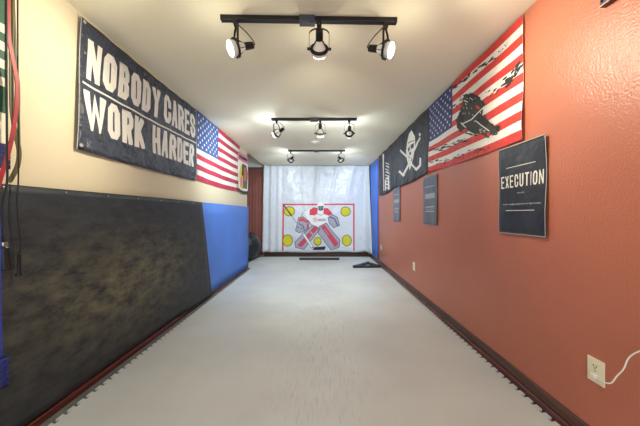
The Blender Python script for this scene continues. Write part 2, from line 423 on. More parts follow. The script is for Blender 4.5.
bm = NB(); box(bm, (-2.5, YE, 2.75), (LW, YB, 2.85)); struct('ceiling_recess', bm, M['ceil'])

def baseboard(name, x, sgn, y0, y1, mats):
    # main board with eased top and a rounded shoe moulding; profile in (distance from wall, height)
    main = [(0, FZ), (.013, FZ), (.013, .080), (.010, .090), (.004, .096), (0, .096)]
    shoe = [(.0131, FZ)] + [(.0131 + .019*cos(a), FZ + .012 + .030*sin(a)) for a in [i*pi/12 for i in range(0, 7)]]
    shoe[1:1] = [(.0321, FZ)]
    bm = NB()
    for prof, mi in ((main, 0), (shoe, 1)):
        a = [bm.verts.new((x + sgn*p, y0, z)) for p, z in prof]; b = [bm.verts.new((x + sgn*p, y1, z)) for p, z in prof]; n = len(prof)
        for i in range(n): bm.faces.new([a[i], a[(i+1) % n], b[(i+1) % n], b[i]]).material_index = mi
        bm.faces.new(a[::-1]).material_index = mi; bm.faces.new(b).material_index = mi
    return struct(name, bm, mats)
baseboard('baseboard_right', RW, -1, YF, YB, [M['wood_brown'], M['wood_red']])
baseboard('baseboard_left', LW, 1, YF, YE, [M['wood_red'], M['wood_red']])
bm = NB(); box(bm, (LW, YB - .014, FZ), (RW - .033, YB, .096), bev=.003); box(bm, (LW, YB - .034, FZ), (RW - .033, YB - .0141, .03), bev=.006)
struct('baseboard_back', bm, M['wood_back'])

# white interlocking floor with dovetail teeth along both long sides
def toothed(xe, sgn, y0, y1, pitch=.064, depth=.026):
    out = []; n = int(round((y1 - y0) / pitch)); p = (y1 - y0) / n
    for i in range(n):
        y = y0 + i * p
        out += [(xe, y), (xe, y + p*.34), (xe + sgn*depth, y + p*.24), (xe + sgn*depth, y + p*.86), (xe, y + p*.76)]
    out.append((xe, y1)); return out
right_e = toothed(1.259, 1, -2.0, 7.04); left_e = toothed(-1.440, -1, -2.0, 5.6)
outline = right_e + [(-1.60, 7.04), (-1.70, 6.35), (-1.62, 5.64)] + left_e[::-1]
bm = NB(); t = [bm.verts.new((x, y, 0)) for x, y in outline]; b_ = [bm.verts.new((x, y, FZ + .0005)) for x, y in outline]
for tr in tessellate_polygon([[Vector((x, y, 0)) for x, y in outline]]): bm.faces.new([t[i] for i in tr])
for i in range(len(outline)): j = (i+1) % len(outline); bm.faces.new([t[i], b_[i], b_[j], t[j]])
tag(obj('floor_mat', bm, M['floor']), 'white interlocking sport floor with toothed edges running the length of the room', 'floor mat')

# ------------------------------------------------------------------ wall coverings, left
c = Cloth('L', 1.00, 3.37, lambda u: .062 if u < .88 else .062 - .046*min(1, (u-.88)/.06), lambda u: 1.283 + .004*sin(u*9), lambda u, v: .046 + .003*sin(u*7 + v*2) + .006*(1-v)*u, 60, 30)
c.a0 = -1.2; c.edge = lambda u, v: .29*(1-v)*max(0, (u-.9)/.1)
bl = c.build('rubber_sheet', [M['board']], t=.010)
tag(bl, 'scuffed black rubber sheet covering the lower left wall above the red-brown baseboard', 'wall sheet')
for i in range(9):
    y = .95 + i*.31; bm = NB(); lathe(bm, [(.006, 0), (.006, .002), (.003, .0035), (0, .0036)], Matrix.Translation((LW + .0485, y, 1.262)) @ Matrix.Rotation(pi/2, 4, 'Y'), 10)
    obj('screw', bm, M['steel'], bl)
c = Cloth('L', 3.20, 5.565, lambda u: .050 - .034*u, 1.285, lambda u, v: .0355 + .001*sin(u*5), 10, 8)
tag(c.build('wall_mat', [M['bluemat']], t=.002), 'blue padded mat standing against the left wall past the black sheet', 'wall mat')

# banner
c = Cloth('L', 1.697, 3.275, lambda u: 1.545 - .012*sin(pi*u), lambda u: 2.405 + .022*u - .012*sin(pi*u), lambda u, v: .017 + .006*sin(u*17 + v*5)*(1-v) + .003*sin(u*41 - v*9) + .004*sin(v*8 + u*3), 60, 30)
c.edge = lambda u, v: -.030*(1-v)*(1-u)
def letters(word, y0, y1, zb0, zb1, h, s, gap=.022):
    n = len(word); ws = [1.0 + (.5 if ch == 'W' else 0) - (.6 if ch == 'I' else 0) for ch in word]; tot = sum(ws); polys = []; y = y0; span = (y1 - y0 + gap)
    for ch, wt in zip(word, ws):
        wd = span*wt/tot - gap
        for q in glyph(ch, y, 0, wd, h, s * {'N': .80, 'W': 1.12, 'A': .92}.get(ch, 1)):
            polys.append([(p.x, p.y + zb0 + (zb1 - zb0)*(p.x - y0)/(y1 - y0)) for p in q])
        y += wd + gap
    return polys
def put(c, polys, mi): c.add([[c.uv(*p) for p in q] for q in polys], mi)
put(c, letters('NOBODY', 1.755, 2.535, 2.028, 2.040, .268, .050), 1)
put(c, letters('CARES', 2.60, 3.235, 2.045, 2.055, .278, .046, .015), 1)
put(c, letters('WORK', 1.735, 2.32, 1.690, 1.695, .262, .050, .018), 1)
put(c, letters('HARDER', 2.44, 3.225, 1.695, 1.705, .262, .048, .015), 1)
c.add([[c.uv(1.725, 1.983), c.uv(3.262, 2.001), c.uv(3.262, 2.015), c.uv(1.725, 1.997)]], 1)
c.add(rectp(0, 0, .004, 1) + rectp(.996, 0, 1, 1), 2)
for y, z in ((1.725, 1.575), (1.725, 2.385), (3.25, 1.575), (3.25, 2.40)): put(c, ell(y, z, .012, .012, 10), 2)
tag(c.build('banner', [M['navycloth'], M['print_white'], M['print_gray']]), 'dark banner reading NOBODY CARES WORK HARDER high on the left wall', 'banner')

# US flag, left
def us_flag(c, red, white, blue, cant, sx):
    for i in range(13):
        if i % 2 == 0: c.add(rectp(0, 1 - (i+1)/13, 1, 1 - i/13), red)
    c.layers = [([p for q in c.layers for p in q[0]], red)] if True else c.layers
    c.add(rectp(0, 1 - 7/13, cant, 1), blue)
    st = []
    for r in range(9):
        k = 6 if r % 2 == 0 else 5
        for j in range(k):
            u = cant * ((2*j + (1 if k == 6 else 2)) / 12.0); v = 1 - 7/13*(r + 1)/10.0
            st += star(u, v, sx, sx*c.W/c.Hh)
    c.add(st, white)
c = Cloth('L', 3.29, 5.06, lambda u: 1.558 - .02*sin(pi*u), lambda u: 2.43, lambda u, v: .010 + .005*sin(u*19 + v*6)*(1 - v*.6) + .003*sin(v*9 - u*4), 44, 26)
c.W, c.Hh = 1.77, .86
us_flag(c, 1, 2, 3, .40, .0135)
tag(c.build('us_flag', [M['print_white'], M['print_crimson'], M['print_white'], M['print_azure']]), 'plain stars and stripes flag on the left wall beside the dark slogan banner', 'flag')

# emblem flag overlapping the end of the US flag
c = Cloth('L', 4.90, 5.56, lambda u: 1.565 - .03*sin(pi*u), lambda u: 2.30 + .03*u, lambda u, v: .026 + .004*sin(u*11 + v*7), 18, 18)
c.add(rectp(0, .80, 1, 1), 1); c.add(rectp(.08, .86, .92, .93), 5)
c.add(tri([(.15,.12),(.5,.10),(.62,.3),(.55,.55),(.42,.72),(.2,.66),(.08,.4)]), 2)
c.add(tri([(.45,.15),(.9,.12),(.95,.55),(.8,.74),(.5,.76),(.42,.5)]), 3)
c.add(tri([(.5,.35),(.78,.32),(.85,.55),(.7,.7),(.52,.62)]), 4); c.add(tri([(.3,.45),(.5,.42),(.55,.75),(.35,.74)]), 5)
c.add(tri([(.2,.15),(.4,.16),(.38,.42),(.22,.4)]), 1); c.add(rectp(0, 0, 1, .07), 5)
tag(c.build('emblem_flag', [M['print_white'], mat('pale_pink_print', (214, 120, 140), .65), M['yellow'], mat('moss_print', (86, 96, 60), .65), mat('skin_red_print', (196, 92, 72), .65), M['print_black']]),
    'small multicoloured emblem flag overlapping the far end of the left flag', 'flag')

# ------------------------------------------------------------------ wall hangings, right
# hockey US flag
c = Cloth('R', 3.205, 1.712, lambda u: 1.640 - .02*u - .012*sin(pi*u), lambda u: 2.425, lambda u, v: .015 + .007*sin(u*13 + v*7)*(1 - .6*v) + .003*sin(v*11 - u*6), 54, 32)
c.W, c.Hh = 1.493, .8
us_flag(c, 1, 2, 3, .385, .0125)
rng = random.Random(11)
def splat(c, line, n, spread, size):
    out = []
    for _ in range(n):
        i = rng.randrange(len(line) - 1); t = rng.random()
        x = line[i][0] + (line[i+1][0] - line[i][0])*t + rng.gauss(0, spread); y = line[i][1] + (line[i+1][1] - line[i][1])*t + rng.gauss(0, spread)
        r = size * (.4 + rng.random()); a0 = rng.random()*6.28
        dx, dy = line[i+1][0] - line[i][0], line[i+1][1] - line[i][1]; L = sqrt(dx*dx + dy*dy); dx /= L; dy /= L
        out.append([c.px(x + r*(1.8*cos(a0 + k*1.05)*dx - .5*sin(a0 + k*1.05)*dy), y + r*(1.8*cos(a0 + k*1.05)*dy + .5*sin(a0 + k*1.05)*dx)) for k in range(6)])
    return out
A = splat(c, [(454, 88), (470, 76), (484, 65), (497, 54)], 46, .9, 1.2) + splat(c, [(497, 54), (516, 36)], 12, .7, .5)
B = splat(c, [(488, 97), (500, 87), (520, 66)], 26, 2.0, .9) + splat(c, [(506, 84), (513, 77), (521, 64)], 34, 1.7, 1.8)
C_ = splat(c, [(431, 150), (448, 146), (468, 139)], 46, 1.2, .9) + splat(c, [(431, 163), (455, 157), (489, 147)], 44, 1.3, .8) + splat(c, [(452, 108), (462, 98)], 14, 1.2, .7)
W_ = splat(c, [(490, 95), (504, 84), (518, 70)], 26, 1.2, 2.2)
c.add(W_, 2); c.add(A + B + C_, 4)
S = 7.1
def cp(pts): return [c.px(455 + x/S, 85 + y/S) for x, y in pts]
c.add(tri(cp([(70,70),(125,60),(170,75),(190,100),(215,140),(200,170),(180,200),(235,250),(275,295),(310,300),(300,340),(270,345),(245,350),(240,375),(215,365),(180,345),(130,350),(80,310),(45,330),(20,300),(15,240),(35,190),(55,140),(50,100)])), 5)
c.add(tri(cp([(85,75),(125,62),(165,80),(160,120),(120,130),(90,115)])) + tri(cp([(150,200),(190,210),(240,265),(215,300),(160,260)])) + tri(cp([(30,200),(60,180),(70,250),(40,290)])), 4)
c.add(splat(c, [(455 + x/S, 85 + y/S) for x, y in [(70,70),(125,60),(190,100),(215,140),(190,200),(275,295),(310,300),(300,340),(240,375),(130,350),(45,330),(15,240),(55,140),(70,70)]], 90, .7, 1.0), 4)
c.add(splat(c, [(455 + x/S, 85 + y/S) for x, y in [(80,130),(110,200),(150,280),(220,330),(130,320),(60,240),(80,100),(160,100)]], 26, 1.6, .55), 2)
c.add(splat(c, [(455 + x/S, 85 + y/S) for x, y in [(110,90),(160,160),(120,250),(60,310)]], 4, 1.4, .5), 1)
lines = []
for pl in ([(60,275),(120,245),(170,195),(215,155)], [(150,255),(190,290),(240,325)], [(50,270),(80,300)], [(100,330),(135,350)], [(65,110),(90,120)]):
    lines += [[c.px(455 + p.x/S, 85 + p.y/S) for p in q] for q in strip(pl, 7)]
c.add(lines, 2); c.add(tri(cp([(150,145),(175,150),(190,175),(165,170)])) + tri(cp([(225,340),(245,335),(250,355),(228,365)])), 1)
tag(c.build('us_flag', [M['print_white'], M['print_red'], M['print_white'], M['print_blue'], M['print_black'], M['print_soft']]),
    'distressed stars and stripes flag with black hockey player silhouette on right wall', 'flag')

# goalie mask flag
c = Cloth('R', 4.70, 3.215, lambda u: 1.60 + .04*u - .03*sin(pi*u), lambda u: 2.425, lambda u, v: .017 + .009*sin(u*21 + v*3)*(1 - .5*v) + .003*sin(v*11 + u*5), 48, 24)
S = 6.56
def cp(pts): return [c.px(393 + x/S, 120 + y/S) for x, y in pts]
c.add(tri(cp([(125,68),(108,92),(92,145),(86,200),(92,262),(108,330),(126,300),(140,240),(146,170),(143,108)])), 1)
d = tri(cp([(98,190),(112,170),(116,195),(104,212)])) + tri(cp([(120,165),(138,150),(138,180),(122,192)])) + tri(cp([(110,215),(124,205),(126,225),(112,232)]))
for k in range(4): d += [cp([(100 + k*9, 240), (104 + k*9, 236), (106 + k*8, 270), (103 + k*8, 273)])]
d += [cp([(98,150),(140,130),(140,135),(98,156)])]
c.add(d, 0)
ln = []
for pl, wd in (([(178,120),(160,145),(128,235),(95,305),(72,358)], 11), ([(72,362),(44,340)], 15), ([(55,200),(95,245),(132,295),(154,322)], 11), ([(154,324),(178,295),(182,255)], 14)):
    ln += [[c.px(393 + p.x/S, 120 + p.y/S) for p in q] for q in strip(pl, wd)]
c.add(ln + [cp([(178 + 7*cos(k*.785), 95 + 11*sin(k*.785)) for k in range(8)])], 1)
tag(c.build('hockey_flag', [M['blackcloth'], M['print_white']]), 'black flag with white goalie mask over crossed hockey sticks on right wall', 'flag')

c = Cloth('R', 5.92, 4.715, lambda u: 1.545 + .05*u - .03*sin(pi*u), lambda u: 2.42, lambda u, v: .020 + .014*sin(u*16 + v*2)*(1 - .4*v), 36, 20)
sp = strip([(383.9, 155), (384.0, 190)], 1.7)
for k in range(9):
    y = 163 + k*3.0; sp += strip([(386.3 + (k % 2)*.5, y), (389.9 - (k % 3)*.8, y + 1.6)], .8 + .4*(k % 2))
sp += strip([(388.2, 176), (388.6, 189)], 1.4) + strip([(386.2, 180), (386.4, 190)], .9)
c.add([[c.px(p.x, p.y) for p in q] for q in sp], 1)
tag(c.build('lettered_flag', [M['blackcloth'], M['print_white']]), 'gathered black flag with white markings farthest along the right wall', 'flag')

# posters
def poster(y0, y1, zb, zt, base, label, kind):
    c = Cloth('R', y0, y1, zb, zt, lambda u, v: .013 + .002*sin(u*5 + v*9) + .003*sin(v*6 + 1)*u + (.004*(1-v)*sin(u*9) if v < .3 else 0), 20, 26)
    put(c, letters_r(c, *kind['title']), 1)
    for (u0, u1, v, h) in kind['lines']: c.add(rectp(u0, v, u1, v + h), 1)
    for (txt, u0, u1, v, h) in kind['text']: c.add(text_polys(txt, u0, u1, v, h), 1)
    for (u0, v0, u1, v1) in kind.get('blocks', ()): c.add(rectp(u0, v0, u1, v1), 2)
    c.add(rectp(0, 0, .012, 1) + rectp(.988, 0, 1, 1) + rectp(0, 0, 1, .008) + rectp(0, .992, 1, 1), 2)
    return tag(c.build('wall_poster', [base, M['print_white'], M['print_gray']]), label, 'poster', 'posters on the red wall')
def letters_r(c, word, u0, u1, v0, h, s, gap):
    if not word: return []
    W = abs(c.a1 - c.a0); out = letters(word, u0*W, u1*W, v0, v0, h, s, gap)
    # into (a, z)
    return [[(c.a0 - p[0], c.zb(0) + p[1]) for p in q] for q in out]
poster(1.942, 1.534, 1.000, 1.600, M['posterblack'], 'nearest black poster reading EXECUTION on the right wall',
       dict(title=('EXECUTION', .055, .945, .315, .085, .0098, .012), lines=[(.19, .80, .755, .006), (.19, .80, .262, .006)],
            text=[('(NOUN)', .44, .60, .457, .014), ('STOP TALKING AND PUT IN THE WORK', .10, .92, .335, .013)]))
fade = dict(title=('', 0, 0, 0, 0, 0, 0), text=[], lines=[(.2, .84, .36, .012), (.2, .84, .27, .010), (.15, .85, .78, .008)], blocks=[(.16, .54, .86, .64), (.2, .315, .84, .325)])
poster(3.385, 2.985, 1.005, 1.592, M['postergray'], 'middle of the three posters, faded dark grey, below the two hung flags', fade)
poster(4.79, 4.385, 1.008, 1.600, M['postergray'], 'farthest of the three posters, faded dark grey, below the goalie mask flag', fade)

# framed picture at the upper right edge of the view
root = empty('framed_picture', (RW - .001, 1.0, 2.088), 'dark wooden framed blue picture high on the right wall, cut by frame edge', 'picture')
def rb(name, a, b, m, bev=0): bm = NB(); box(bm, a, b, bev=bev); return obj(name, bm, m, root)
fb = NB()
y0, y1, z0, z1 = -.42, .225, 0, .335
for a, b in (((-.028, y0, z0), (0, y1, .016)), ((-.028, y0, z1-.016), (0, y1, z1)), ((-.028, y0, .016), (0, y0 + .016, z1-.016)), ((-.028, y1-.006, .016), (0, y1, z1-.016))): box(fb, a, b)
fo = obj('frame', fb, M['framewood'], root)
rb('picture_panel', (-.022, y0 + .016, .016), (-.004, y1 - .006, z1 - .016), M['picblue'])
rb('trim_strip', (-.0295, y0, .001), (-.0281, y1, .007), M['print_gray'])

# outlets
def outlet(name, y, z, label):
    root = empty(name, (RW, y, z), label, 'outlet', 'wall outlets on the red wall')
    bm = NB(); box(bm, (-.006, -.039, -.058), (0, .039, .058), bev=.002); obj('cover_plate', bm, M['almond'], root)
    for s in (1, -1):
        bm = NB(); box(bm, (-.0085, -.017, s*.021 - .014), (-.006, .017, s*.021 + .014), bev=.001); r = obj('receptacle', bm, M['almond'], root)
        bm = NB()
        for yy in (-.007, .007): box(bm, (-.0092, yy - .0015, s*.021 - .002), (-.0084, yy + .0015, s*.021 + .008))
        box(bm, (-.0092, -.003, s*.021 - .010), (-.0084, .003, s*.021 - .005)); obj('slot', bm, M['slot'], r)
    bm = NB(); lathe(bm, [(.003, 0), (.003, .0015), (0, .002)], Matrix.Translation((-.006, 0, 0)) @ Matrix.Rotation(-pi/2, 4, 'Y'), 10); obj('screw', bm, M['steel'], root)
outlet('wall_outlet', 1.267, .385, 'near almond wall outlet with a white plug in it, low on right wall')
outlet('wall_outlet', 3.75, .395, 'small white outlet low on the right wall, middle one going down the room')
outlet('wall_outlet', 5.79, .41, 'farthest outlet, low on the right wall next to the blue sheet')

# plug and cord
def RP(px, py, off): d, z = onwall(px, py, RW - off); return Vector((RW - off, d, z))
root = empty('charger_cord', (RW - .0095, 1.262, .364), 'white charging cord plugged into the near outlet, trailing out of view', 'cord')
bm = NB(); box(bm, (-.020, -.012, -.011), (0, .012, .011), bev=.004); obj('plug', bm, M['whiteplastic'], root)
bm = NB(); org = root.location
pts = [Vector((RW - .030, 1.262, .362)), RP(609, 383.5, .034), RP(617, 376, .03), RP(623.5, 369, .025), RP(627.5, 360, .022), RP(632, 355, .02), RP(640, 351, .02), RP(665, 342, .02)]
sweep(bm, [p - Vector(org) for p in smoothline(pts)], circ(.0028, 8)); obj('cord', bm, M['whiteplastic'], root, smooth=True)

# ------------------------------------------------------------------ back of the room
# tarp with printed goal and goalie
def toff(u, v):
    o = .12 + .010*sin(u*23 + v*2) * (.3 + v) + .008*sin(u*9 - v*7) + .005*sin(u*61 + 3*sin(v*3))*v
    lf = max(0, (.2 - u)/.2); o += lf*.05*sin(u*95 + .6*v) + lf*.03
    rf = max(0, (u - .955)/.045); o += rf*rf*.45*(1 - .88*v)
    for k, (a, b, s) in enumerate(((.33, .95, .35), (.52, .9, -.25), (.7, .97, -.5), (.86, .9, -.55))):
        q = u - a - s*(1 - v)*.35; o += .022*math.exp(-(q/.016)**2) * max(0, min(1, (v - .35)*2.2))
    return o
def tzb(u):
    return .115 + (.02 if u < .05 else 0) + .008*sin(u*11) + .035*math.exp(-((u-.955)/.04)**2)
c = Cloth('B', -1.515, 1.283, tzb, 2.432, toff, 150, 40)
c.edge = lambda u, v: (-.012 if v < 1 else 0)*max(0, (u-.9)/.1)*v + (-.06*(1-v) if u < .3 else 0)*max(0, (.3-u)/.3)
def cx(pts): return [c.px(*p) for p in pts]
def st(pts, w, closed=False): return [[c.px(p.x, p.y) for p in q] for q in strip(pts, w, closed)]
tints = 0
c.add(st([(283.6, 250), (283.6, 204.4), (353.9, 204.4), (353.9, 250)], 1.5), 1)
yc = [(289.5, 211.3, 5.5, 5.0), (345.6, 211.5, 5.2, 5.0), (288.0, 240.5, 5.0, 6.0), (346.9, 240.6, 4.9, 5.9), (317.6, 241.4, 4.1, 4.4)]
c.add([cx(ell(x, y, a, b)[0]) for x, y, a, b in yc], 3)
c.add([cx(ell(x, y, a - .75, b - .75)[0]) for x, y, a, b in yc], 2)
S = 7.48
def g(pts): return [c.px(295 + x/S, 195 + y/S) for x, y in pts]
def gt(pts): return tri(g(pts))
def gs(pts, w, cl=False): return [[c.px(295 + p.x/S, 195 + p.y/S) for p in q] for q in strip(pts, w, cl)]
padL = [(130,225),(188,255),(66,408),(5,392),(0,352),(60,290)]; padR = [(182,235),(235,208),(262,250),(337,340),(330,392),(270,412),(252,390),(170,280)]
torso = [(70,135),(110,100),(170,92),(215,92),(290,140),(252,180),(255,212),(190,240),(130,228),(100,190)]
glove = [(25,170),(60,162),(105,198),(102,245),(68,272),(30,282),(4,268),(16,215)]; trap = [(246,170),(280,146),(318,168),(334,228),(312,236),(290,246),(255,208)]
c.add(gt(torso) , 6); c.add(gt(padL) + gt(padR) + gt(glove) + gt(trap), 4)
c.add(gt([(150,228),(178,246),(48,392),(18,376)]) + gt([(190,236),(222,222),(326,362),(300,392)]) + gt([(108,150),(110,110),(140,92),(172,96),(166,140),(150,152)]) + gt([(213,98),(245,98),(282,140),(255,156),(213,140)])
      + gt([(30,176),(58,170),(98,200),(96,214),(60,196),(28,200)]) + gt([(90,218),(101,214),(100,240),(84,256)]), 1)
c.add(gs([(98,262),(130,290)], 12) + gs([(222,262),(250,300)], 10) + gs([(60,290),(90,330)], 14), 4)
c.add(gs(padL, 5, True) + gs(padR, 5, True) + gs(glove, 5, True) + gs(trap, 5, True) + gs([(262,165),(296,178),(318,226)], 10) + gs([(30,215),(60,230),(70,262)], 8) + gs([(20,240),(50,250)], 8) + gs([(200,238),(318,385)], 4) + gs([(140,240),(30,378)], 4)
      + gs([(84,180),(120,225)], 4), 5)
c.add(gs([(60,130),(45,160)], 4) + gs([(165,140),(195,152),(215,140)], 3) + gs([(100,190),(130,228)], 3) + gs([(172,182),(228,180)], 5) + gs([(172,192),(228,190)], 5), 5)
c.add([g([(193 + 27*cos(k*.4), 82 + 32*sin(k*.4)) for k in range(16)])], 6)
c.add(gt([(172,82),(214,82),(210,112),(193,120),(176,112)]), 7); c.add(gs([(176,96),(212,96)], 3) + gs([(193,84),(193,116)], 3), 4)
c.add([[c.px(295 + p.x/S, 195 + p.y/S) for p in q] for q in [[Vector((v.x, 2*185 - v.y)) for v in q] for q in glyph('S', 138, 170, 24, 30, 4)]], 1)
c.add(st([(284.4, 205.6), (292, 216)], 1.2), 8); c.add(st([(292, 216), (303, 233)], 1.0), 4)
c.add(gs([(66,296),(128,388)], 20), 5); c.add(gs([(66,296),(126,385)], 14), 6); c.add(gs([(60,300),(118,388)], 2.5), 4)
c.add(gt([(145,390),(230,384),(222,410),(130,412)]), 8)
tarp = c.build('goal_tarp', [M['tarp'], M['pinkred'], M['yellow'], M['olive'], M['lilac'], M['slate'], M['palewhite'], M['teal'], M['print_black']], t=.002)
tag(tarp, 'white shooting tarp printed with a goal, goalie and yellow target circles', 'tarp')

# blue sheet on the right wall beside the tarp
c = Cloth('R', 7.02, 6.07, .10, 2.40, lambda u, v: .022 + .004*sin(u*6), 10, 12)
tag(c.build('wall_mat', [M['bluesheet']], t=.012), 'narrow strip of blue sheet on the right wall beside the tarp', 'wall mat')

# red-brown curtain in the recess
bm = NB(); n = 60; pts = []
for i in range(n + 1):
    u = i/n; pts.append((-2.45 + u*(2.45 - 1.545), 7.10 + .006*sin(u*70) + .005*sin(u*23)))
fr = [[bm.verts.new((x, y, z)) for z in (.03, .8, 1.6, 2.365)] for x, y in pts]; bk = [[bm.verts.new((x, y + .004, z)) for z in (.03, .8, 1.6, 2.365)] for x, y in pts]
for i in range(n):
    for j in range(3): bm.faces.new([fr[i][j], fr[i+1][j], fr[i+1][j+1], fr[i][j+1]]); bm.faces.new([bk[i][j], bk[i][j+1], bk[i+1][j+1], bk[i+1][j]])
    bm.faces.new([fr[i][3], fr[i+1][3], bk[i+1][3], bk[i][3]]); bm.faces.new([fr[i][0], bk[i][0], bk[i+1][0], fr[i+1][0]])
cu = obj('curtain', bm, M['curtain'], smooth=True); tag(cu, 'dark reddish-brown curtain hanging in the recess left of the tarp', 'curtain')
bm = NB(); sweep(bm, [(-2.499, 7.10, 2.375), (-1.53, 7.10, 2.375)], circ(.012, 10)); obj('curtain_rod', bm, M['blackmetal'], cu)

# exercise ball
root = empty('exercise_ball', (-1.845, 6.5, FZ), 'large black exercise ball half hidden behind the left wall corner', 'ball')
prof = []; R_ = .355
for i in range(49):
    a = -pi/2 + pi*i/48; r = R_ + (.004*(1 if (i % 6) in (2, 3) else 0) if 6 < i < 42 else 0); prof.append((max(0, r*cos(a)), R_ + R_*sin(a)))
prof[0] = (0, 0); prof[-1] = (0, 2*R_)
bm = NB(); lathe(bm, prof, n=40); obj('ball_body', bm, M['ball'], root, smooth=True)
bm = NB(); lathe(bm, [(.012, 0), (.012, .004), (.006, .007), (0, .007)], Matrix.Translation((.0, 0, 2*R_ - .0005)), 12); obj('valve_plug', bm, M['whiteplastic'], root)

# black bar on the floor in front of the tarp
root = empty('floor_bar', (-.04, 6.58, 0), 'long flat black bar lying on the white floor before the tarp', 'bar')
bm = NB(); box(bm, (-.475, -.045, 0), (.475, .045, .045), bev=.006); obj('bar_body', bm, M['rubber'], root)
for s in (-1, 1): bm = NB(); box(bm, (s*.475, -.048, 0), (s*.495, .048, .05), bev=.008); obj('end_cap', bm, M['rubber'], root)

# triangular passer on the floor
root = empty('pass_rebounder', (.98, 5.8, 0), 'low black triangular puck rebounder on the floor by the right wall', 'rebounder')
A_, B_, C2 = Vector((.705, 5.60)), Vector((1.245, 5.62)), Vector((1.065, 6.03)); O2 = Vector((.98, 5.8))
for p, q, nm in ((A_, B_, 'front_bar'), (B_, C2, 'side_bar'), (C2, A_, 'side_bar')):
    bm = NB(); e = (q - p).normalized() * .02
    P_, Q_ = p - O2, q - O2
    if nm == 'side_bar': P_, Q_ = P_ + e*2.2, Q_ - e*2.2
    sweep(bm, [(P_.x, P_.y, .022), (Q_.x, Q_.y, .022)], rect(.06 if nm == 'front_bar' else .075, .042), side=Vector((-(q-p).y, (q-p).x, 0)).normalized()); ob = obj(nm, bm, M['rubber'] if nm == 'front_bar' else M['grayblack'], root)
    bm = NB(); m_ = Vector((-(q-p).y, (q-p).x)).normalized() * -.0395
    for zz in (.014, .028): sweep(bm, [(P_.x + m_.x, P_.y + m_.y, zz), (Q_.x + m_.x, Q_.y + m_.y, zz)], circ(.0035, 6))
    obj('elastic_band', bm, M['grayblack'], ob)
for p in (A_, B_, C2):
    bm = NB(); lathe(bm, [(.03, 0), (.034, .004), (.034, .044), (.03, .05), (0, .05)], Matrix.Translation((p.x - O2.x, p.y - O2.y, 0)), 16); obj('corner_post', bm, M['rubber'], root)

# disc on the ceiling
root = empty('smoke_detector', ((315 - VX)*4.8/F, 4.8, CZ), 'flat white round disc on the ceiling between second and third track lights', 'smoke detector')
bm = NB(); lathe(bm, [(.075, 0), (.075, -.012), (.068, -.022), (0, -.024)], n=28); obj('housing', bm, M['whiteplastic'], root, smooth=False)
bm = NB(); lathe(bm, [(.03, -.0238), (.028, -.030), (0, -.031)], n=20); obj('vent_cap', bm, M['whiteplastic'], root)

